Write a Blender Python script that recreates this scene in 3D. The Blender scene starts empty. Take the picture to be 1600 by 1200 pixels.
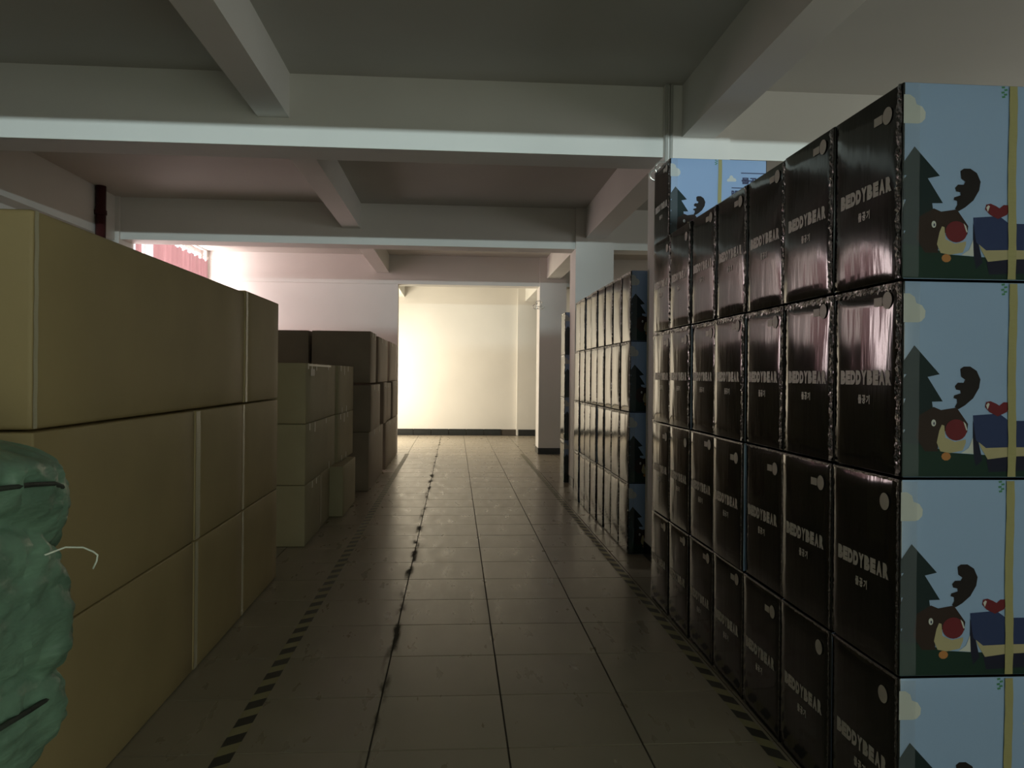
import bpy, bmesh, math, random
from mathutils import Vector, Matrix, noise
S = bpy.context.scene
C = S.collection
PI = math.pi
rnd = random.Random(7)

# ------------------------------------------------------------------ camera
F_PX, H, YAW, ROLL = 1230.0, 1.45, math.radians(4.1449), 0.010
cam_data = bpy.data.cameras.new('camera'); cam = bpy.data.objects.new('camera', cam_data); C.objects.link(cam)
cam_data.sensor_width = 36.0; cam_data.lens = 36.0 * F_PX / 1600
cam_data.clip_start = 0.02
cam.matrix_world = Matrix.Translation((0, 0, H)) @ Matrix.Rotation(-YAW, 4, 'Z') @ Matrix.Rotation(PI/2, 4, 'X') @ Matrix.Rotation(ROLL, 4, 'Z')
# principal-point shift: horizon sits 13 px above the middle of the frame
cam_data.shift_y = -(600 - 586.89) / 1600.0 * math.cos(ROLL)
cam_data.shift_x = -(600 - 586.89) / 1600.0 * math.sin(ROLL)
S.camera = cam

# ------------------------------------------------------------------ world, view, lights
w = bpy.data.worlds.new('world'); S.world = w; w.use_nodes = True
w.node_tree.nodes['Background'].inputs[0].default_value = (0.85, 0.93, 1.0, 1)
w.node_tree.nodes['Background'].inputs[1].default_value = 1.2
S.view_settings.view_transform = 'Standard'; S.view_settings.look = 'None'
S.view_settings.exposure = 0.0; S.view_settings.gamma = 1.0
S.view_settings.use_curve_mapping = False
S.cycles.max_bounces = 10; S.cycles.diffuse_bounces = 6; S.cycles.glossy_bounces = 4
S.cycles.sample_clamp_indirect = 4.0

def area(name, loc, direction, sx, sy, power, col, spread=PI):
    d = bpy.data.lights.new(name, 'AREA'); d.shape = 'RECTANGLE'; d.size = sx; d.size_y = sy
    d.energy = power; d.color = col; d.spread = spread
    o = bpy.data.objects.new(name, d); C.objects.link(o); o.location = loc
    o.rotation_euler = Vector(direction).to_track_quat('-Z', 'Y').to_euler()
    return o
# daylight through the last bay's side window, washing the end wall
area('exit_door_daylight', (-2.28, 17.35, 1.45), (1, 0.0, 0), 2.4, 2.5, 212, (1.0, 0.88, 0.68))
# daylight behind the pink curtain of the third bay
area('curtain_window_daylight', (-4.95, 12.7, 2.3), (1, 0, 0), 3.5, 2.7, 600, (1.0, 0.80, 0.78))
# slot window high in the wall behind the camera: cool grazing light on the beams
area('high_slot_daylight', (-0.3, -6.25, 2.83), (0, 1, 0), 4.0, 0.07, 720, (0.80, 0.98, 1.0))
# fill lamp added behind the camera to lift the near cartons and floor
area('rear_fill', (1.35, -1.45, 1.3), (-0.35, 1, 0.0), 2.0, 2.2, 36.0, (0.90, 1.0, 0.80))
# window of the right-hand bay, hidden behind the tall black cartons
area('right_window_daylight', (7.72, 3.6, 1.9), (-1, 0, 0.1), 3.4, 1.7, 60, (1.0, 0.96, 0.88))

# ------------------------------------------------------------------ materials
def mat(name, col, rough=0.6, metal=0.0, spec=0.5, bump=None, vary=None, coat=0.0, trans=0.0):
    m = bpy.data.materials.new(name); m.use_nodes = True
    nt = m.node_tree; p = nt.nodes['Principled BSDF']
    p.inputs['Base Color'].default_value = (*col, 1); p.inputs['Roughness'].default_value = rough
    p.inputs['Metallic'].default_value = metal; p.inputs['Specular IOR Level'].default_value = spec
    p.inputs['Coat Weight'].default_value = coat; p.inputs['Coat Roughness'].default_value = 0.08
    tc = nt.nodes.new('ShaderNodeTexCoord')
    if vary:                                   # (scale, amount)
        n = nt.nodes.new('ShaderNodeTexNoise'); n.inputs['Scale'].default_value = vary[0]; n.inputs['Detail'].default_value = 6
        nt.links.new(tc.outputs['Object'], n.inputs['Vector'])
        mr = nt.nodes.new('ShaderNodeMapRange'); mr.inputs[1].default_value = .3; mr.inputs[2].default_value = .7
        mr.inputs[3].default_value = 1 - vary[1]; mr.inputs[4].default_value = 1 + vary[1]
        nt.links.new(n.outputs[0], mr.inputs[0])
        mx = nt.nodes.new('ShaderNodeVectorMath'); mx.operation = 'SCALE'; mx.inputs[0].default_value = col
        nt.links.new(mr.outputs[0], mx.inputs[3]); nt.links.new(mx.outputs[0], p.inputs['Base Color'])
    if bump:                                   # (scale xyz, strength, distance)
        mp = nt.nodes.new('ShaderNodeMapping'); mp.inputs['Scale'].default_value = bump[0]
        n = nt.nodes.new('ShaderNodeTexNoise'); n.inputs['Scale'].default_value = 1.0; n.inputs['Detail'].default_value = 3
        b = nt.nodes.new('ShaderNodeBump'); b.inputs['Strength'].default_value = bump[1]; b.inputs['Distance'].default_value = bump[2]
        nt.links.new(tc.outputs['Object'], mp.inputs[0]); nt.links.new(mp.outputs[0], n.inputs['Vector'])
        nt.links.new(n.outputs[0], b.inputs['Height']); nt.links.new(b.outputs[0], p.inputs['Normal'])
    return m

def see_through(name, col, alpha, rough):
    m = mat(name, col, rough); nt = m.node_tree; p = nt.nodes['Principled BSDF']; out = nt.nodes['Material Output']
    t = nt.nodes.new('ShaderNodeBsdfTransparent'); mx = nt.nodes.new('ShaderNodeMixShader'); mx.inputs[0].default_value = alpha
    nt.links.new(t.outputs[0], mx.inputs[1]); nt.links.new(p.outputs[0], mx.inputs[2]); nt.links.new(mx.outputs[0], out.inputs[0])
    return m

M = {}
M['wall'] = mat('wall_paint', (.68, .66, .62), .75, bump=((14, 14, 14), .12, .01), vary=(1.3, .03))
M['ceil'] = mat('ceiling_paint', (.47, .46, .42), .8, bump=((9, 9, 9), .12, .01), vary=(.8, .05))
M['beam'] = mat('beam_paint', (.66, .65, .61), .75, bump=((10, 10, 10), .12, .01), vary=(1.1, .04))
M['skirt'] = mat('black_skirting_tile', (.02, .022, .022), .25)
M['grout'] = mat('floor_grout', (.06, .05, .04), .9)
M['kraft'] = mat('kraft_board', (.40, .31, .16), .55, spec=.35, bump=((6, 6, 60), .05, .004), vary=(2.5, .06))
M['kraft_dark'] = mat('dark_kraft_board', (.235, .19, .14), .6, spec=.3, bump=((8, 8, 60), .08, .004), vary=(3, .08))
M['kraft_pale'] = mat('pale_kraft_board', (.36, .32, .20), .6, spec=.3, bump=((8, 8, 60), .06, .004), vary=(3, .06))
M['kraft_tape'] = mat('clear_packing_tape', (.55, .50, .36), .22, spec=.7, bump=((20, 20, 120), .4, .003))
M['pale_tape'] = mat('white_tape_ends', (.72, .68, .60), .35)
M['ink'] = mat('faded_print', (.12, .10, .07), .7)
M['black'] = mat('gloss_black_print', (.008, .008, .008), .11, spec=.55, bump=((16, 14, 2.2), .30, .006))
M['blackfilm'] = mat('crinkled_black_film', (.012, .010, .010), .08, spec=1.0, coat=.6, bump=((120, 120, 120), .8, .01))
M['silver'] = mat('silver_lettering', (.50, .47, .43), .42, spec=.6)
M['label'] = mat('pale_sticker', (.46, .42, .37), .45)
M['sky'] = mat('blue_print', (.26, .375, .58), .30, spec=.5)
M['cloud'] = mat('white_print', (.50, .52, .50), .35)
M['tree'] = mat('dark_green_print', (.011, .022, .024), .35, spec=.2)
M['ground'] = mat('green_print', (.012, .032, .024), .35, spec=.2)
M['brown'] = mat('brown_print', (.030, .019, .016), .35, spec=.2)
M['brown2'] = mat('dark_brown_print', (.016, .013, .013), .35, spec=.2)
M['cream'] = mat('cream_print', (.36, .32, .19), .35, spec=.2)
M['red'] = mat('red_print', (.13, .02, .026), .35, spec=.2)
M['orange'] = mat('orange_print', (.38, .17, .06), .35, spec=.2)
M['blue'] = mat('royal_blue_print', (.028, .042, .11), .35, spec=.2)
M['navy'] = mat('navy_print', (.014, .015, .032), .35, spec=.2)
M['text'] = mat('dark_text_print', (.03, .035, .09), .4)
M['ytape'] = mat('yellow_packing_tape', (.30, .28, .13), .3, bump=((20, 20, 90), .3, .003))
M['greenprint'] = mat('small_green_print', (.05, .20, .10), .5)
M['film'] = see_through('clear_corner_film', (.40, .45, .50), .14, .10)
M['bag'] = mat('green_plastic_wrap', (.15, .26, .185), .38, spec=.5, bump=((9, 9, 22), .5, .03), vary=(5, .35))
M['cord'] = mat('dark_cord', (.03, .04, .03), .7)
M['twine'] = mat('white_twine', (.75, .80, .72), .6)
M['pipe'] = mat('conduit', (.55, .54, .50), .4)
M['redpipe'] = mat('red_pipe_paint', (.065, .016, .016), .4)
M['wire'] = mat('bare_wire', (.72, .68, .62), .22, metal=.8)
M['frame'] = mat('window_frame_paint', (.75, .72, .70), .4)
M['hz_black'] = mat('hazard_black', (.03, .03, .025), .5)
M['hz_yellow'] = mat('hazard_faded_yellow', (.30, .275, .15), .5)
M['glass'] = see_through('window_glass', (.9, .95, 1), .08, .05)

def floor_mat():
    m = mat('floor_tile', (.30, .262, .20), .3, spec=.5, bump=((3, 3, 3), .05, .004))
    nt = m.node_tree; p = nt.nodes['Principled BSDF']; L = nt.links.new
    geo = nt.nodes.new('ShaderNodeNewGeometry'); sep = nt.nodes.new('ShaderNodeSeparateXYZ'); L(geo.outputs['Position'], sep.inputs[0])
    n1 = nt.nodes.new('ShaderNodeTexNoise'); n1.inputs['Scale'].default_value = 1.7; n1.inputs['Detail'].default_value = 5
    L(geo.outputs['Position'], n1.inputs['Vector'])
    oi = nt.nodes.new('ShaderNodeObjectInfo')
    def math_(op, a, b, c=None):
        k = nt.nodes.new('ShaderNodeMath'); k.operation = op
        for i, v in enumerate((a, b, c)):
            if v is None: continue
            if isinstance(v, (int, float)): k.inputs[i].default_value = v
            else: L(v, k.inputs[i])
        return k.outputs[0]
    v = math_('ADD', math_('MULTIPLY', n1.outputs[0], .35), .82)
    v = math_('ADD', v, math_('MULTIPLY', math_('SUBTRACT', oi.outputs['Random'], .5), .10))
    # trodden grime along the worn joint, a real stain in world space
    n2 = nt.nodes.new('ShaderNodeTexNoise'); n2.inputs['Scale'].default_value = 5.5; n2.inputs['Detail'].default_value = 6
    mp2 = nt.nodes.new('ShaderNodeMapping'); mp2.inputs['Scale'].default_value = (2.2, .55, 1)
    L(geo.outputs['Position'], mp2.inputs[0]); L(mp2.outputs[0], n2.inputs['Vector'])
    dx = math_('ABSOLUTE', math_('ADD', sep.outputs[0], .318), 0)
    near = math_('SUBTRACT', 1, math_('MINIMUM', math_('DIVIDE', dx, .035), 1))
    mask = math_('MULTIPLY', near, math_('MAXIMUM', math_('MULTIPLY', math_('SUBTRACT', n2.outputs[0], .49), 8), 0))
    mask = math_('MINIMUM', mask, .8)
    v = math_('MULTIPLY', v, math_('SUBTRACT', 1, mask))
    sc = nt.nodes.new('ShaderNodeVectorMath'); sc.operation = 'SCALE'; sc.inputs[0].default_value = (.30, .262, .20)
    L(v, sc.inputs[3]); L(sc.outputs[0], p.inputs['Base Color'])
    L(math_('ADD', math_('ADD', math_('MULTIPLY', n2.outputs[0], .20), .20), math_('MULTIPLY', mask, .5)), p.inputs['Roughness'])
    L(math_('MULTIPLY', math_('SUBTRACT', 1, mask), .45), p.inputs['Specular IOR Level'])
    return m
M['tile'] = floor_mat()

def curtain_mat():
    m = bpy.data.materials.new('pink_curtain_cloth'); m.use_nodes = True; nt = m.node_tree
    nt.nodes.remove(nt.nodes['Principled BSDF']); out = nt.nodes['Material Output']
    d = nt.nodes.new('ShaderNodeBsdfDiffuse'); d.inputs[0].default_value = (.55, .40, .41, 1)
    t = nt.nodes.new('ShaderNodeBsdfTranslucent'); t.inputs[0].default_value = (.105, .062, .064, 1)
    tr = nt.nodes.new('ShaderNodeBsdfTransparent'); tr.inputs[0].default_value = (1, .85, .85, 1)
    a = nt.nodes.new('ShaderNodeMixShader'); a.inputs[0].default_value = .6
    b = nt.nodes.new('ShaderNodeMixShader'); b.inputs[0].default_value = .012
    nt.links.new(d.outputs[0], a.inputs[1]); nt.links.new(t.outputs[0], a.inputs[2])
    nt.links.new(a.outputs[0], b.inputs[1]); nt.links.new(tr.outputs[0], b.inputs[2]); nt.links.new(b.outputs[0], out.inputs[0])
    return m
M['curtain'] = curtain_mat()

# ------------------------------------------------------------------ mesh helpers
class MB:
    def __init__(s): s.v = []; s.f = []; s.m = []; s.sm = []; s.mats = []
    def mi(s, m):
        if m not in s.mats: s.mats.append(m)
        return s.mats.index(m)
    def poly(s, pts, m, smooth=False):
        b = len(s.v); s.v += [tuple(p) for p in pts]; s.f.append(tuple(range(b, b+len(pts)))); s.m.append(s.mi(m)); s.sm.append(smooth)
    def box(s, x0, x1, y0, y1, z0, z1, m):
        b = len(s.v); s.v += [(x, y, z) for z in (z0, z1) for y in (y0, y1) for x in (x0, x1)]
        for q in ((0,2,3,1),(4,5,7,6),(0,1,5,4),(2,6,7,3),(0,4,6,2),(1,3,7,5)):
            s.f.append(tuple(b+i for i in q)); s.m.append(s.mi(m)); s.sm.append(False)
    def grid(s, fn, nu, nv, m, smooth=True):
        b = len(s.v)
        for j in range(nv+1):
            for i in range(nu+1): s.v.append(tuple(fn(i/nu, j/nv)))
        for j in range(nv):
            for i in range(nu):
                a = b + j*(nu+1) + i; s.f.append((a, a+1, a+nu+2, a+nu+1)); s.m.append(s.mi(m)); s.sm.append(smooth)
    def tube(s, pts, r, m, n=8):
        pts = [Vector(p) for p in pts]; b = len(s.v)
        for i, p in enumerate(pts):
            t = (pts[min(i+1, len(pts)-1)] - pts[max(i-1, 0)]).normalized()
            up = Vector((0, 0, 1)) if abs(t.z) < .9 else Vector((1, 0, 0))
            a = t.cross(up).normalized(); c = t.cross(a)
            for k in range(n):
                th = 2*PI*k/n; s.v.append(tuple(p + (a*math.cos(th) + c*math.sin(th))*r))
        for i in range(len(pts)-1):
            for k in range(n):
                s.f.append((b+i*n+k, b+i*n+(k+1) % n, b+(i+1)*n+(k+1) % n, b+(i+1)*n+k)); s.m.append(s.mi(m)); s.sm.append(True)
        for e in (0, len(pts)-1):
            s.f.append(tuple(b+e*n+k for k in range(n))); s.m.append(s.mi(m)); s.sm.append(False)
    def mesh(s, name):
        me = bpy.data.meshes.new(name); me.from_pydata(s.v, [], s.f)
        for m in s.mats: me.materials.append(m)
        me.polygons.foreach_set('material_index', s.m); me.polygons.foreach_set('use_smooth', s.sm); me.update()
        return me
def link(name, me, parent=None, loc=None, rot=None):
    o = bpy.data.objects.new(name, me); C.objects.link(o)
    if parent: o.parent = parent
    if loc: o.location = loc
    if rot: o.rotation_euler = rot
    return o
def tag(o, label=None, cat=None, group=None, kind=None):
    for k, v in (('label', label), ('category', cat), ('group', group), ('kind', kind)):
        if v: o[k] = v
    return o
def boxobj(name, b, m, parent=None):
    k = MB(); k.box(*b, m); return link(name, k.mesh(name), parent)
def struct(name, b, m, label=None):
    o = boxobj(name, b, m); o['kind'] = 'structure'
    if label: o['label'] = label
    return o

def rounded_box(w, d, h, r=.006, bulge=(0, 0, 0), m_side=None, m_front=None, m_top=None, seed=0, n=9, wob=.0):
    """box standing on z=0, centred in x,y; bulge per axis pair (x faces, y faces, z faces)"""
    hf = (w/2, d/2, h/2); bm = bmesh.new(); rr = random.Random(seed); off = Vector((rr.random()*50, rr.random()*50, rr.random()*50))
    mats = [m_side, m_front or m_side, m_top or m_side]
    for ax in range(3):
        a, b = [k for k in range(3) if k != ax]
        def ticks(k):
            t = [-hf[k], -hf[k]+r*.3, -hf[k]+r]; c = hf[k]-r
            t += [-c + 2*c*i/n for i in range(1, n)]; t += [hf[k]-r, hf[k]-r*.3, hf[k]]
            return t
        ta, tb = ticks(a), ticks(b)
        for sg in (-1, 1):
            vs = []
            for v in tb:
                row = []
                for u in ta:
                    p = [0, 0, 0]; p[ax] = sg*hf[ax]; p[a] = u; p[b] = v
                    inner = Vector([max(-(hf[k]-r), min(hf[k]-r, p[k])) for k in range(3)])
                    dd = Vector(p) - inner; q = inner + dd.normalized()*r
                    fu = 1-(u/hf[a])**2; fv = 1-(v/hf[b])**2
                    q[ax] += sg*(bulge[ax]*fu**.7*fv**.5 + wob*noise.noise(Vector(p)*7+off)*min(1, fu*4)*min(1, fv*4)) if fu > 0 and fv > 0 else 0
                    row.append(bm.verts.new(q + Vector((0, 0, h/2))))
                vs.append(row)
            for j in range(len(tb)-1):
                for i in range(len(ta)-1):
                    q = (vs[j][i], vs[j][i+1], vs[j+1][i+1], vs[j+1][i])
                    f = bm.faces.new(q); f.smooth = True; f.material_index = 0 if (ax == 1 and (i < 2 or i > len(ta)-4)) else ax
    bmesh.ops.remove_doubles(bm, verts=bm.verts, dist=1e-5)
    bmesh.ops.recalc_face_normals(bm, faces=bm.faces)
    me = bpy.data.meshes.new('carton'); bm.to_mesh(me); bm.free()
    for m in mats: me.materials.append(m)
    return me

def text_mesh(body, width, height, m, offset=0.0):
    cu = bpy.data.curves.new('lettering', 'FONT'); cu.body = body; cu.offset = offset; cu.resolution_u = 3
    o = bpy.data.objects.new('lettering', cu)
    me = bpy.data.meshes.new_from_object(o); bpy.data.objects.remove(o)
    xs = [v.co.x for v in me.vertices]; ys = [v.co.y for v in me.vertices]
    x0, x1, y0, y1 = min(xs), max(xs), min(ys), max(ys)
    for v in me.vertices:
        v.co = Vector((((v.co.x-x0)/(x1-x0)-.5)*width, ((v.co.y-y0)/(y1-y0)-.5)*height, 0))
    me.materials.clear(); me.materials.append(m)
    return me
def join_meshes(parts, name):
    """parts: (mesh, matrix)"""
    k = MB()
    for me, mx in parts:
        b = len(k.v); k.v += [tuple(mx @ v.co) for v in me.vertices]
        for p in me.polygons:
            k.f.append(tuple(b+i for i in p.vertices)); k.m.append(k.mi(me.materials[p.material_index])); k.sm.append(False)
    return k.mesh(name)

# ------------------------------------------------------------------ the room
ZC, ZB = 3.64, 3.11
YB, YE, XL, XR = -6.4, 19.1, -4.45, 7.6
BY = (-2.85, 1.50, 5.85, 10.20, 14.55)          # front faces of the cross beams

fl = struct('floor', (XL-.2, XR+.2, YB-.2, YE+.2, -.12, -.004), M['grout'], 'worn beige tiled floor of the storage hall')
TX, TY, TX0, TY0 = .535, .51, -.315, 3.57
tb = MB(); g = .004
tb.box(-TX/2+g, TX/2-g, -TY/2+g, TY/2-g, -.004, 0, M['tile']); tile_me = tb.mesh('tile')
rest = MB()
for i in range(-9, 16):
    for j in range(-20, 32):
        x = TX0+(i+.5)*TX; y = TY0+(j+.5)*TY
        if x-TX/2 < XL or x+TX/2 > XR+.4 or y-TY/2 < YB or y+TY/2 > YE+.1: continue
        if -2 <= i <= 3 and -4 <= j <= 21:
            link('tile', tile_me, fl, (x, y, rnd.uniform(-.0006, .0004)))
        else:
            rest.box(x-TX/2+g, x+TX/2-g, y-TY/2+g, y+TY/2-g, -.004, 0, M['tile'])
r_ = link('tile_field', rest.mesh('tile_field'), fl); r_['kind'] = 'stuff'

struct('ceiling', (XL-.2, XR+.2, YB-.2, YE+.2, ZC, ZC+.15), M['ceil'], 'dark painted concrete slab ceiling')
k = MB(); k.box(XR, XR+.2, YB, 1.9, 0, ZC, M['wall']); k.box(XR, XR+.2, 5.3, YE, 0, ZC, M['wall'])
k.box(XR, XR+.2, 1.9, 5.3, 0, 1.0, M['wall']); k.box(XR, XR+.2, 1.9, 5.3, 2.8, ZC, M['wall'])
tag(link('wall_right', k.mesh('wall_right')), kind='structure')
struct('wall_end', (XL, XR, YE, YE+.2, 0, ZC), M['wall'], 'plain wall across the far end, brightly lit from its left')
struct('wall_partition', (XL, -1.06, 14.58, 14.80, 0, ZC), M['wall'], 'pink-tinged partition wall behind the dark cartons')
# wall behind the camera with a high slot window
k = MB()
k.box(XL, XR, YB-.2, YB, 0, 2.74, M['wall']); k.box(XL, XR, YB-.2, YB, 2.92, ZC, M['wall'])
k.box(XL, -2.4, YB-.2, YB, 2.74, 2.92, M['wall']); k.box(1.8, XR, YB-.2, YB, 2.74, 2.92, M['wall'])
tag(link('wall_back', k.mesh('wall_back')), kind='structure')
# unseen occluder added behind the camera, keeps slot light off the lower surfaces
k = MB(); k.box(XL, .2, -1.75, -1.6, 0, 2.70, M['wall']); k.box(2.5, XR, -1.75, -1.6, 0, 2.70, M['wall']); k.box(.2, 2.5, -1.75, -1.6, 2.55, 2.70, M['wall'])
tag(link('rear_occluder', k.mesh('rear_occluder')), kind='structure')
struct('occluder_panel', (.201, 2.499, -1.74, -1.68, 0, 2.549), M['wall'])  # added panel closing the occluder's gap, blocks slot light behind the fill lamp
# left wall: solid, an opening in the third bay, another in the last bay
k = MB(); X0, X1 = XL-.2, XL
k.box(X0, X1, YB, 10.95, 0, ZC, M['wall'])
k.box(X0, X1, 10.95, 14.42, 0, .9, M['wall']); k.box(X0, X1, 10.95, 14.42, 3.625, ZC, M['wall'])
k.box(X0, X1, 14.42, 15.6, 0, ZC, M['wall'])
k.box(X0, X1, 15.6, 18.9, 0, .9, M['wall']); k.box(X0, X1, 15.6, 18.9, 3.2, ZC, M['wall'])
k.box(X0, X1, 18.9, YE, 0, ZC, M['wall'])
tag(link('wall_left', k.mesh('wall_left')), kind='structure')
def window(name, y0, y1, z0, z1, n):
    k = MB(); x0, x1 = XL-.13, XL-.08
    k.box(x0, x1, y0, y1, z0, z0+.06, M['frame']); k.box(x0, x1, y0, y1, z1-.06, z1, M['frame'])
    for i in range(n+1):
        y = y0+.03+(y1-y0-.06)*i/n; k.box(x0-.002, x1+.002, y-.03, y+.03, z0, z1, M['frame'])
    o = link(name, k.mesh(name)); o['kind'] = 'structure'
    for i in range(n):
        a = y0+.06+(y1-y0-.06)*i/n; b = y0+(y1-y0-.06)*(i+1)/n
        boxobj('pane', (XL-.107, XL-.103, a+.001, b-.001, z0+.061, z1-.061), M['glass'], o)
    return o
tag(window('window_1', 10.95, 14.42, .9, 3.625, 4), 'bright window behind the pink curtain at upper left')
window('window_2', 15.6, 18.9, .9, 3.2, 4)

# side wall of the last bay with the bright exit doorway
k = MB(); k.box(-2.35, -2.2, 14.80, 16.1, 0, ZC, M['wall']); k.box(-2.35, -2.2, 18.6, YE, 0, ZC, M['wall']); k.box(-2.35, -2.2, 16.1, 18.6, 2.7, ZC, M['wall'])
tag(link('wall_exit', k.mesh('wall_exit')), kind='structure')
# beams
bnames = {5.85: 'first cross beam over the aisle, pale along its lower edge', 10.20: 'second cross beam over the aisle',
          14.55: 'third cross beam above the bright end wall'}
for y in BY:
    struct('cross_beam', (XL, XR, y, y+.35, ZB, ZC), M['beam'], bnames.get(y))
struct('long_beam', (1.68, 1.93, YB, YE, 3.25, ZC), M['beam'], 'deep beam running along the column row on the right')
struct('secondary_beam', (-1.45, -1.225, YB, YE, 3.315, ZC), M['beam'], 'slim beam running lengthwise above the left cartons')
struct('wall_beam', (XL, -4.25, YB, 10.18, 3.09, ZC), M['beam'], 'beam along the left wall')
# columns
cl = {5.8: 'nearest square column, mostly hidden by the black cartons', 10.15: 'second square column, pale face above the shiny cartons',
      14.5: 'third square column with a black tiled foot'}
for y in (-2.9, 1.45, 5.8, 10.15, 14.5):
    if y < 2: continue
    o = struct('column', (1.55, 2.05, y, y+.5, 0, ZC), M['wall'], cl[y])
    k = MB(); k.box(1.542, 2.058, y-.008, y+.508, 0, .115, M['skirt']); link('plinth', k.mesh('plinth'), o)
struct('pilaster', (1.50, 1.98, YE-.12, YE, 0, ZC), M['wall'], 'shallow pilaster on the right of the far end wall')
struct('column', (-4.75+.3, -4.2, 10.15, 10.6, 0, ZC), M['wall'], 'column on the left wall behind the red pipe')
# skirting of the end wall: black tiles
bb = tag(link('baseboard_end', None), 'black tiled skirting along the far end wall', kind='structure')
k = MB(); k.box(-.205, .205, -.006, .006, 0, .147, M['skirt']); sk = k.mesh('skirting_tile')
bkm = MB(); bkm.box(XL, 1.49, YE-.006, YE-.001, 0, .14, M['grout']); 
bk = link('joint_backing', bkm.mesh('joint_backing'), bb)
for i in range(-10, 8):
    x = -1.2+.424*i
    if XL+.21 < x < 1.3: link('skirting_tile', sk, bb, (x, YE-.014, 0))
link('skirting_tile', sk, bb, (1.74, YE-.13, 0))

# ------------------------------------------------------------------ printed cartons
BW, BD, BH = .655, .4095, .576
PX = 1987.0
def pic(zx, zy): return (-BW/2 + (zx-110)/PX, (1165-zy)/PX)
def ell(cx, cy, rx, ry, n=20): return [(cx+rx*math.cos(2*PI*i/n), cy+ry*math.sin(2*PI*i/n)) for i in range(n)]
def picture_mesh():
    k = MB(); layer = [0]
    def P(pts, m, lay):
        y = -BD/2 - .0004 - .00035*lay
        q = [pic(*p) for p in pts]; q = [(max(-BW/2+.002, a), y, max(.003, min(BH-.003, b))) for a, b in q]
        ar = sum(q[i][0]*q[(i+1) % len(q)][2]-q[(i+1) % len(q)][0]*q[i][2] for i in range(len(q)))
        if ar < 0: q.reverse()
        k.poly(q, M[m])
    P([(110,95),(150,95),(180,115),(190,150),(225,163),(246,195),(243,232),(222,255),(200,262),(110,262)], 'cloud', 1)
    P([(110,945),(200,955),(300,985),(400,1018),(560,1028),(760,1035),(1000,1030),(1400,1030),(1400,1165),(110,1165)], 'ground', 1)
    P([(180,395),(335,562),(262,578),(355,720),(290,722),(330,990),(110,960),(110,915),(130,885),(110,885),(110,750),(130,705),(110,705),(110,592),(134,564),(110,564),(110,490)], 'tree', 2)
    P([(300,752),(345,770),(440,755),(510,850),(505,900),(400,880),(345,905),(322,960),(330,1010),(250,1010),(195,930),(215,800)], 'brown', 3)
    P([(460,530),(480,516),(520,515),(560,540),(583,590),(575,640),(540,700),(490,742),(450,765),(428,752),(442,728),(440,706),(420,700),(424,684),(463,672),(460,655),(435,650),(428,630),(445,610),(480,610),(490,592),(465,575)], 'brown2', 3)
    P([(515,990),(540,930),(545,1025),(470,1020)], 'cloud', 3)
    P([(350,855),(365,860),(372,930),(430,955),(497,940),(497,960),(478,1005),(400,1020),(343,1010),(320,960),(335,890)], 'cream', 4)
    P(ell(437,885,66,62), 'red', 5)
    P([(480,835),(495,850),(505,885),(498,888),(488,860)], 'cloud', 6)
    P(ell(300,845,14,20,14), 'cloud', 5); P(ell(302,848,5,9,10), 'text', 6)
    P(ell(378,1040,29,24,10), 'orange', 4)
    P([(540,800),(700,788),(760,830),(900,830),(940,990),(620,998),(560,945),(545,860)], 'blue', 3)
    P([(540,830),(575,955),(600,1060),(560,1100),(540,1000)], 'navy', 2)
    P([(620,1040),(760,1030),(900,1040),(880,1120),(640,1130)], 'navy', 3)
    P([(575,955),(620,990),(760,985),(900,985),(900,1035),(760,1040),(632,1056),(590,990)], 'cream', 4)
    P([(690,805),(640,780),(612,750),(618,722),(645,716),(680,730),(700,742),(725,722),(752,722),(765,745),(745,780)], 'red', 4)
    P([(618,740),(630,726),(640,732),(628,765)], 'cloud', 5)
    # right half: second animal's back, small cloud
    P([(900,760),(1000,700),(1120,720),(1200,800),(1230,1030),(960,1030),(920,900)], 'brown', 2)
    P([(870,300),(880,278),(900,270),(910,240),(930,228),(950,240),(960,262),(985,268),(1000,292),(990,310),(880,312)], 'cloud', 1)
    # small green marks by the tape
    for a, b in ((706, 30), (722, 45), (704, 60), (720, 72), (708, 86)):
        P([(a, b), (a+20, b-3), (a+22, b+8), (a+3, b+11)], 'greenprint', 1)
    return k.mesh('picture')
pic_me = picture_mesh()
RX = lambda a: Matrix.Rotation(a, 4, 'X')
def front_text():
    parts = []
    T = lambda x, z: Matrix.Translation((x, -BD/2-.001, z)) @ RX(PI/2)
    parts.append((text_mesh('물공기', .155, .045, M['text'], .05), T(-BW/2+.56, .437)))
    parts.append((text_mesh('BEDDYBEAR', .225, .042, M['text'], .05), T(-BW/2+.527, .350)))
    k = MB()
    for (x0, x1, z) in ((.478, .640, .488), (.415, .640, .388), (.415, .640, .318)):
        k.poly([(-BW/2+x0, -BD/2-.001, z-.003), (-BW/2+x1, -BD/2-.001, z-.003), (-BW/2+x1, -BD/2-.001, z+.003), (-BW/2+x0, -BD/2-.001, z+.003)], M['text'])
    parts.append((k.mesh('rules'), Matrix.Identity(4)))
    return join_meshes(parts, 'front_lettering')
ftext_me = front_text()
def tape_front():
    k = MB(); rr = random.Random(3)
    def fn(u, v): return (-BW/2+.322+.025*u+.0015*math.sin(v*9), -BD/2-.004-.0008*math.sin(v*40+u*3), .004+v*(BH-.008))
    k.grid(fn, 2, 30, M['ytape']); return k.mesh('packing_tape')
ytape_me = tape_front()
def film_front():
    k = MB()
    def fn(u, v):                                   # clear film folded round the near corner
        return (-BW/2+.001+.048*u, -BD/2-.0048-.0006*math.sin(v*23), .006+v*(BH-.012))
    k.grid(fn, 3, 24, M['film']); return k.mesh('corner_film')
film_me = film_front()
RY = lambda a: Matrix.Rotation(a, 4, 'Y')
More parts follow.
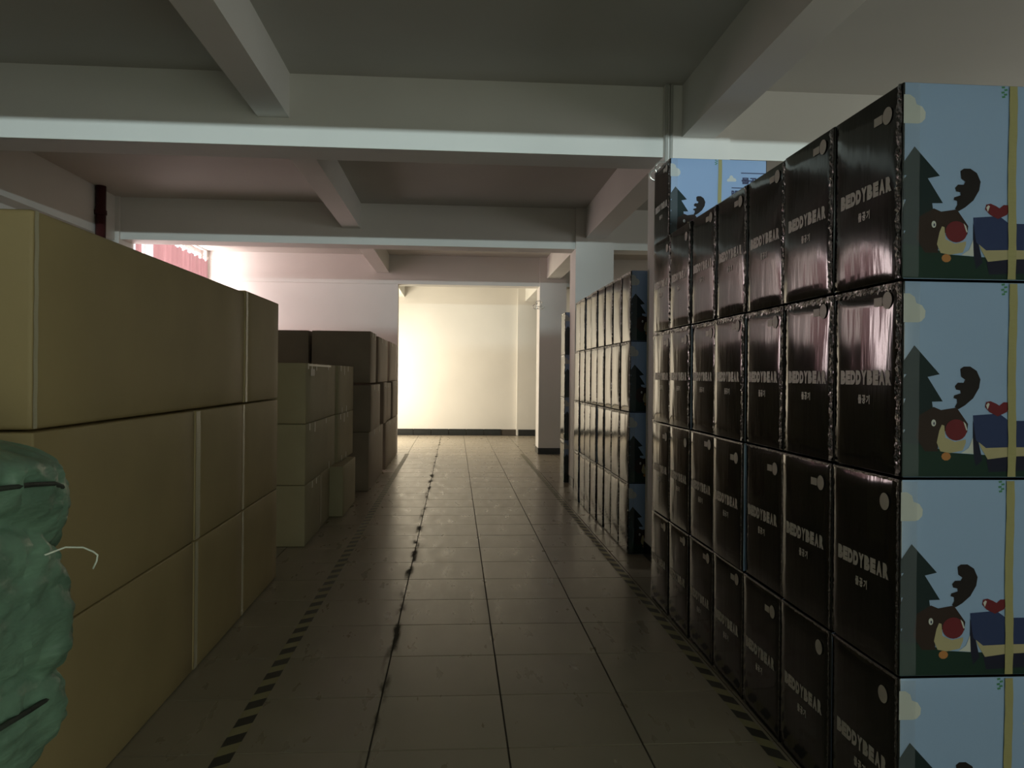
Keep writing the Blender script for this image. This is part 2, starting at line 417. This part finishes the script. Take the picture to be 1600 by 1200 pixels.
side_rot = Matrix.Rotation(-PI/2, 4, 'Z') @ RX(PI/2)      # faces -X, reads from +Y to -Y
BUL = .007
def side_T(y, z, e=.0012):
    u = y/(BD/2); v = (z-BH/2)/(BH/2)
    b = BUL*(1-u*u)**.7*(1-v*v)**.5
    return Matrix.Translation((-BW/2-b-e, y, z)) @ side_rot
def side_letter_mesh():
    parts = []
    for i, ch in enumerate('BEDDYBEAR'):            # each letter laid onto the bulging side
        y = .155-.0345*i
        parts.append((text_mesh(ch,   .0320, .046, M['silver'], .085), side_T(y-.02, .292)))
    return join_meshes(parts, 'lettering')
def small_letter_mesh():
    parts = []
    for i, ch in enumerate('물공기'):
        parts.append((text_mesh(ch, .021, .028, M['silver'], .05), side_T(.022-.025*i, .223)))
    return join_meshes(parts, 'small_lettering')
slet_me = side_letter_mesh(); small_me = small_letter_mesh()
def label_mesh(circle, rect, z=.515):
    k = MB()
    if circle: 
        for i in (0,): k.poly([(-BW/2-.0060, -.130-.026*math.cos(t), z+.026*math.sin(t)) for t in [2*PI*a/20 for a in range(20)]], M['label'])
    if rect: k.poly([(-BW/2-.0064, -.103, z-.014), (-BW/2-.0064, -.103, z+.012), (-BW/2-.0068, -.057, z+.012), (-BW/2-.0068, -.057, z-.014)], M['label'])
    return k.mesh('handling_label')
lab = [(label_mesh(1, 0, z), label_mesh(0, 1, z)) for z in (.515, .50, .50, .525)]
def crinkle(seed, vertical, amp=1.0):
    k = MB(); off = Vector((seed*3.1, seed*1.7, 0)); rr = random.Random(seed)
    if vertical:                                    # ragged film over the near vertical edge
        def fn(u, v):
            z = .004+v*(BH-.008)
            n1 = noise.noise(Vector((v*26, u*3, 0))+off); n2 = noise.noise(Vector((v*60, u*5, 4))+off)
            return (-BW/2-.0012-amp*(.006*abs(n1)+.003*abs(n2)*(1-abs(2*u-1))), -BD/2+.002+amp*u*(.018+.010*n2), z)
        k.grid(fn, 5, 70, M['blackfilm'], False)
    else:                                           # ragged film along the upper seam
        def fn(u, v):
            y = -BD/2+.004+v*(BD-.008)
            n1 = noise.noise(Vector((v*18, u*3, 9))+off); n2 = noise.noise(Vector((v*44, u*4, 2))+off)
            return (-BW/2-.0015-amp*(.008*abs(n1)*(1-u*.6)+.003*abs(n2)), y, BH-.001-amp*(u*(.020+.014*n2)+.004*abs(n1)))
        k.grid(fn, 4, 50, M['blackfilm'], False)
    return k.mesh('edge_film')
vfilm = [crinkle(s, True, 1.5 if s < 4 else .7) for s in range(8)]; hfilm = [crinkle(s+10, False, 1 if s < 4 else .4) for s in range(8)]
bodies = [rounded_box(BW, BD, BH, .006, (BUL, 0, .0), M['black'], M['sky'], M['black'], seed=s, wob=.0012) for s in range(5)]

def carton(loc, rz, label, group, front=False, ftext=False, sides=True, seed=0, top_film=True, sc=(1, 1, 1), rx=0, calm=0):
    r = link('printed_carton', None, None, loc, (rx, 0, rz)); r.scale = sc
    tag(r, label, 'carton', group)
    link('carton_body', bodies[seed % 5], r)
    if sides:
        link('lettering', slet_me, r); link('small_lettering', small_me, r); link('round_sticker', lab[seed % 4][0], r)
        if seed % 4 != 1: link('square_sticker', lab[seed % 4][1], r)
    link('edge_film', vfilm[seed % 4 + 4*calm], r)
    if top_film: link('edge_film', hfilm[(seed//2) % 4 + 4*calm], r)
    if front:
        link('picture', pic_me, r); link('packing_tape', ytape_me, r); link('corner_film', film_me, r)
        if ftext: link('front_lettering', ftext_me, r)
    return r
ordn = ['first', 'second', 'third', 'fourth', 'fifth', 'sixth', 'seventh', 'eighth']
rown = ['bottom', 'second lowest', 'second highest', 'top']
PITCH_Z = .5805
G1 = 'glossy black cartons in the near block on the right'
for c in range(7):
    y = 2.205 + .4125*c + BD/2 + .003
    for r in range(4):
        jx = rnd.uniform(-.004, .004) - (.004 if c % 2 else 0); rz = rnd.uniform(-.003, .003)
        lb = f'glossy black carton, {rown[r]} row, {ordn[c]} column back from the near blue corner'
        if c == 0: lb = f'{rown[r]} carton of the nearest column, blue picture end facing us and black side'
        if r == 3 and c == 0: jx = -.004
        carton((1.30+BW/2+jx, y, .002+r*PITCH_Z), rz, lb, G1, front=(c == 0), ftext=(c == 0), seed=rnd.randrange(60), calm=0 if r >= 2 else 1, top_film=(r != 3))
# last column of the near block, set back and one carton higher
for r in range(5):
    lb = f'black carton {["at the foot", "second from the floor", "in the middle", "fourth up"][r] if r < 4 else ""} of the rearmost near column beside the square column'
    if r == 4: lb = 'bright blue picture carton standing alone on top of the black cartons, below the beam'
    carton((1.405+BW/2, 5.11+BD/2+.003 if r == 4 else 5.11+BD/2, .002+r*PITCH_Z), .0, lb, G1, front=(r >= 3), ftext=(r >= 3), seed=r+3)
# second block
G2 = 'shiny black cartons in the second block on the right'
for c in range(8):
    for r in range(4):
        y = 6.335 + .372*c + BD*.9/2
        lb = f'shiny carton past the first column, {rown[r]} row, {ordn[c]} of eight going back'
        carton((1.425+BW/2+rnd.uniform(-.006, .006), y, .002+r*PITCH_Z), rnd.uniform(-.008, .008), lb, G2, front=(c == 0), sides=False, seed=rnd.randrange(60), sc=(1, .885, 1))
# third block, beyond the second column
G3 = 'black cartons behind the second column'
for r in range(4):
    carton((1.49+BW/2, 10.63+BD/2, .002+r*PITCH_Z), 0, f'{rown[r]} black carton of the thin stack behind the second column', G3, front=True, sides=False, seed=r+20)

# ------------------------------------------------------------------ kraft cartons on the left
def kraft(name, x0, x1, y0, y1, z0, z1, m, label, group, tapes=(), bulge=.004, rz=0.0, seed=0, r=.008, marks=None, ends=()):
    w_, d_, h_ = x1-x0, y1-y0, z1-z0
    o = link(name, None, None, ((x0+x1)/2, (y0+y1)/2, z0), (0, 0, rz)); tag(o, label, 'carton', group)
    link('carton_body', rounded_box(w_, d_, h_, r, (bulge, bulge*.4, 0), m, m, m, seed=seed, n=6, wob=.0015), o)
    for (ya, yb) in tapes:                          # vertical tape bands on the aisle side, in world y
        k = MB(); a, b = ya-(y0+y1)/2, yb-(y0+y1)/2
        def fn(u, v):
            yy = a+(b-a)*u; uu = yy/(d_/2); vv = 2*v-1
            bb_ = bulge*max(0, 1-uu*uu)**.7*max(0, 1-vv*vv)**.5
            return (w_/2+bb_+.0022+.0008*math.sin(v*31+seed), yy, .004+v*(h_-.008))
        k.grid(fn, 3, 24, M['kraft_tape']); link('tape_strip', k.mesh('tape_strip'), o)
    for (ya, l, top) in ends:                       # short white tape ends over the edges
        k = MB(); yy = ya-(y0+y1)/2
        za, zb = (h_-l, h_-.002) if top else (.002, l)
        k.box(w_/2+bulge*.6, w_/2+bulge*.6+.004, yy-.012, yy+.012, za, zb, M['pale_tape']); link('tape_end', k.mesh('tape_end'), o)
    if marks:
        k = MB(); rr = random.Random(seed)
        for i in range(marks):
            zc = h_*.78 - i*h_*.16
            for q in range(3):
                a = -w_/2+.05+rr.uniform(0, .02); zz = zc-.017*q
                k.box(a, a+.045+rr.uniform(-.01, .012), -d_/2-.0035, -d_/2-.001, zz-.005, zz+.004, M['ink'])
        link('printed_marks', k.mesh('printed_marks'), o)
    return o
KG = 'large kraft cartons in the near left stack'
zr = [.002, .632, 1.268, 1.935]
XF = -1.255
kraft('kraft_carton', -2.15, XF-.005, 2.45, 4.815, zr[2]+.004, zr[3], M['kraft'], 'longest kraft carton, on top of the near left stack', KG, tapes=[(2.452, 2.475)], seed=1, r=.016, bulge=.006)
kraft('kraft_carton', -2.15, XF, 4.82, 5.70, zr[2]+.004, zr[3]+.01, M['kraft'], 'kraft carton at the far end of the near left stack, top row', KG, tapes=[(4.824, 4.865)], seed=2)
for r in (0, 1):
    nm = ['bottom', 'middle'][r]
    kraft('kraft_carton', -2.15, XF, 2.45, 3.915, zr[r], zr[r+1]-.004, M['kraft'], f'{nm} row kraft carton right behind the green wrapped bundle', KG, seed=3+r)
    kraft('kraft_carton', -2.15, XF+.003, 3.92, 4.765, zr[r], zr[r+1]-.004, M['kraft'], f'{nm} row kraft carton between the two pale tape bands', KG, tapes=[(3.922, 3.985 if r else 3.965)], seed=5+r)
    kraft('kraft_carton', -2.15, XF, 4.77, 5.70, zr[r], zr[r+1]-.004, M['kraft'], f'{nm} row kraft carton at the far end of the near left stack', KG, tapes=[(4.775, 4.815)], seed=7+r)

PG = 'pale kraft cartons in the low middle left stack'
h3 = .513
for r in range(3):
    z0, z1 = .002+h3*r, .002+h3*(r+1)-.003
    nm = ['bottom', 'middle', 'top'][r]
    if r == 0:
        kraft('pale_carton', -1.93, -1.24, 6.68, 7.44, z0, z1, M['kraft_pale'], 'bottom pale carton at the near corner of the low stack', PG, marks=3, seed=11, ends=[(7.0, .06, True), (7.2, .05, True)])
        kraft('pale_carton', -1.93, -1.25, 7.50, 8.03, z0, z1, M['kraft_pale'], 'narrow bottom pale carton, second in the low stack', PG, seed=12, tapes=[(7.503, 7.54)])
        kraft('pale_carton', -1.82, -1.12, 8.08, 9.05, z0, z1, M['kraft_pale'], 'bottom pale carton jutting out into the aisle', PG, seed=13)
    else:
        kraft('pale_carton', -1.93, -1.24, 6.68, 8.30, z0, z1, M['kraft_pale'], f'{nm} pale carton nearest us in the low stack', PG, marks=4 if r == 1 else None, seed=14+r,
              ends=[(6.76, .05, True), (6.93, .09, True), (7.15, .06, True), (7.8, .05, True)] if r == 2 else [(6.85, .06, True), (7.1, .09, True), (7.7, .05, True), (7.9, .07, False)])
        kraft('pale_carton', -1.91, -1.21, 8.36, 9.45, z0, z1, M['kraft_pale'], f'{nm} pale carton at the rear of the low stack', PG, seed=17+r,
              ends=[(8.5, .06, True), (8.75, .10, True), (9.0, .06, True), (8.6, .06, False), (8.9, .07, False)], rz=-.015)
# sticker and tape piece on the top one
k = MB(); k.box(-1.2355, -1.2325, 6.86, 7.05, 1.43, 1.49, M['label']); 
o = [q for q in C.objects if q.get('label', '').startswith('top pale carton nearest')][0]
s_ = link('address_label', k.mesh('address_label'), o); s_.matrix_parent_inverse = Matrix.Translation(-Vector(o.location))
k = MB(); k.box(-1.2355, -1.2325, 6.78, 7.95, 1.515, 1.532, M['pale_tape'])
s_ = link('tape_strip', k.mesh('tape_strip'), o); s_.matrix_parent_inverse = Matrix.Translation(-Vector(o.location))

DG = 'dark brown cartons in the far left stack'
zd = [.002, .735, 1.340, 1.985]
cols = {0: [(9.83, 11.72), (12.05, 14.25)], 1: [(9.83, 11.02), (11.45, 11.95), (12.15, 12.95), (13.05, 14.25)], 2: [(9.83, 10.50), (10.70, 12.15), (12.75, 14.30)]}
ro = {0: 'bottom', 1: 'middle', 2: 'top'}
po = {0: ['near', 'far'], 1: ['nearest', 'second', 'third', 'rearmost'], 2: ['nearest', 'centre', 'rearmost']}
n_ = 30
for r in cols:
    for i, (a, b) in enumerate(cols[r]):
        n_ += 1; xo = [.0, .012, -.008, .015][i]+[-.01, .01, 0][r]
        kraft('brown_carton', -1.76, -1.045+xo, a, b, zd[r], zd[r+1]-.004-(.02 if (i+r) % 2 else 0), M['kraft_dark'], f'{ro[r]} row dark brown carton, {po[r][i]} along the aisle', DG, seed=n_, bulge=.012,
              ends=[(a+(b-a)*.3, .07, True), (a+(b-a)*.7, .09, True)])
for r in range(3):
    kraft('brown_carton', -2.52, -1.80, 9.83, 10.6, zd[r], zd[r+1]-.004, M['kraft_dark'], f'{ro[r]} dark carton of the inner stack, left of a narrow black gap', DG, seed=50+r)

# ------------------------------------------------------------------ green wrapped bundle
def bundle():
    root = link('wrapped_bundle', None, None, (-1.425, 1.80, 0)); tag(root, 'bulky bundle wrapped in crumpled green plastic, at the left edge of the frame', 'bundle')
    k = MB(); HT = 1.30
    def fn(u, v):
        th = 2*PI*u; c, s = math.cos(th), math.sin(th)
        e = .75; rx = .50*abs(c)**e*(1 if c > 0 else -1); ry = .42*abs(s)**e*(1 if s > 0 else -1)
        if v < .9: z = HT*v/.9*.93; q = 1.0 - .12*max(0, .08-v)/.08
        else:
            t = (v-.9)/.1; z = HT*(.93+.07*math.sin(t*PI/2)); q = max(0.0, math.cos(t*PI/2))**.55
        sl = z - .42*(c*.5) + .10*s                            # slanted folds
        g_ = abs(math.sin(sl*PI/.30 + .8*noise.noise(Vector((c, s, z*2))))) ** .5
        q *= 1 - .12*max(0, min(1, (.85-z)/.5)); p = Vector((c*2.2, s*2.2, z*3.5)); f = .885 + .115*g_ + .08*noise.noise(p) + .05*abs(noise.noise(p*3.1)) + .035*abs(noise.noise(p*6.3)) + .015*noise.noise(p*13)
        return (rx*q*f, ry*q*f, z + .02*noise.noise(p*2)*q*(1 if v > .02 else 0))
    k.grid(fn, 150, 180, M['bag']); link('wrapping', k.mesh('wrapping'), root)
    for i, z0 in enumerate((.55, .98)):
        pts = []
        for a in range(41):
            th = 2*PI*a/40; c, s = math.cos(th), math.sin(th)
            e = .75; pts.append((.50*abs(c)**e*(1 if c > 0 else -1)*1.0, .42*abs(s)**e*(1 if s > 0 else -1)*1.0, z0+.22*c*(1 if i else .7)-.06*s))
        k = MB(); k.tube(pts, .006, M['cord'], 6); link('cord', k.mesh('cord'), root)
    k = MB(); k.tube([(.47, .06, 1.02), (.535, .08, 1.045), (.565, .10, 1.04), (.588, .10, 1.03), (.598, .10, 1.022), (.596, .10, 1.008), (.588, .10, .99)], .0022, M['twine'], 6)
    link('twine_end', k.mesh('twine_end'), root)
bundle()

# ------------------------------------------------------------------ hazard tape on the floor
def hazard(x0, x1, ya, yb, label, slant):
    k = MB(); p = .168; y = ya; i = 0
    while y < yb:
        b = .52*p; a = y
        k.poly([(x0, a, .0012), (x1, a+slant, .0012), (x1, a+slant+b, .0012), (x0, a+b, .0012)], M['hz_black'])
        k.poly([(x0, a+b, .0012), (x1, a+slant+b, .0012), (x1, a+slant+p, .0012), (x0, a+p, .0012)], M['hz_yellow'])
        y += p
    o = link('hazard_tape', k.mesh('hazard_tape')); tag(o, label, 'floor tape', 'striped tape marking the aisle')
hazard(-.890, -.822, 1.6, 14.4, 'black and faded yellow striped floor tape along the left cartons', .05)
hazard(1.215, 1.272, 1.6, 14.4, 'black and faded yellow striped floor tape along the right cartons', -.05)

# ------------------------------------------------------------------ pipes, wires, curtain
k = MB(); k.tube([(1.558, 5.786, 2.3), (1.558, 5.786, ZC-.002)], .012, M['pipe'], 10); tag(link('conduit_pipe', k.mesh('conduit_pipe')), 'thin pale conduit at the left edge of the nearest column', 'pipe', 'conduits on the nearest column')
k = MB(); k.tube([(1.595, 5.786, 2.3), (1.595, 5.786, ZC-.002)], .012, M['pipe'], 10); tag(link('conduit_pipe', k.mesh('conduit_pipe')), 'thin pale conduit just right of the edge one, on the nearest column', 'pipe', 'conduits on the nearest column')
k = MB(); k.tube([(-4.19, 9.62, .001), (-4.19, 9.62, ZC-.002)], .058, M['redpipe'], 16)
for z in (.9, 2.95, 3.3): k.tube([(-4.19, 9.62, z), (-4.19, 9.62, z+.05)], .068, M['redpipe'], 16)
tag(link('fire_pipe', k.mesh('fire_pipe')), 'dark red vertical pipe beside the left wall, above the kraft cartons', 'pipe')
def coil(cx, cy, cz, s, label):
    k = MB()
    for (ox, oz, r_, ph, sw) in ((0, 0, .055, .3, 5.2), (-.045, -.045, .045, 1.0, 4.4), (.02, -.03, .065, 2.2, 3.8)):
        pts = []
        for i in range(18):
            t = ph + sw*i/17
            pts.append((cx+s*(ox+r_*math.cos(t)), cy-.012*i/17, cz+s*(oz+r_*.8*math.sin(t))))
        k.tube(pts, .006*s, M['wire'], 7)
    tag(link('wire_coil', k.mesh('wire_coil')), label, 'wire', 'bare wire bundles on the columns')
coil(1.53, 5.76, 3.0, 1.15, 'curled bare wire bundle on the nearest column under the beam')
coil(1.53, 14.46, 2.78, 1.2, 'curled bare wire bundle high on the third column')
k = MB(); pts = [(.40, 6.9, ZC), (.40, 6.9, ZC-.06)] + [(.40-.03*math.sin(t), 6.9, ZC-.09+.03*math.cos(t)) for t in [.2*i for i in range(20)]]
k.tube(pts, .007, M['pipe'], 7); tag(link('ceiling_hook', k.mesh('ceiling_hook')), 'small pale hook hanging from the slab behind the first beam', 'hook')

k = MB(); n = 9
def cur(u, v):
    y = 11.62 + (14.12-11.62)*u
    sag = .045*abs(math.sin(u*PI*n))
    top = 3.44 - .02*u + 0 - sag*.9
    fold = .035*math.sin(u*2*PI*22) + .02*math.sin(u*2*PI*9+1)
    return (-4.34 + fold*(.4+.6*min(1, v*3)), y, top - v*(top-1.0))
k.grid(cur, 220, 16, M['curtain']); cu_ = link('curtain', k.mesh('curtain'))
tag(cu_, 'sagging pink curtain over the bright window at upper left', 'curtain')
k = MB(); k.tube([(-4.34, 10.55, 3.49), (-4.34, 14.60, 3.46)], .006, M['wire'], 6); link('curtain_wire', k.mesh('curtain_wire'), cu_)
k = MB()
def cur2(u, v):
    y = 11.02+.18*u; return (-4.34+.02*math.sin(u*9), y, 3.44-.03*math.sin(u*3.1)-v*2.4)
k.grid(cur2, 14, 8, M['curtain']); link('curtain_panel', k.mesh('curtain_panel'), cu_)
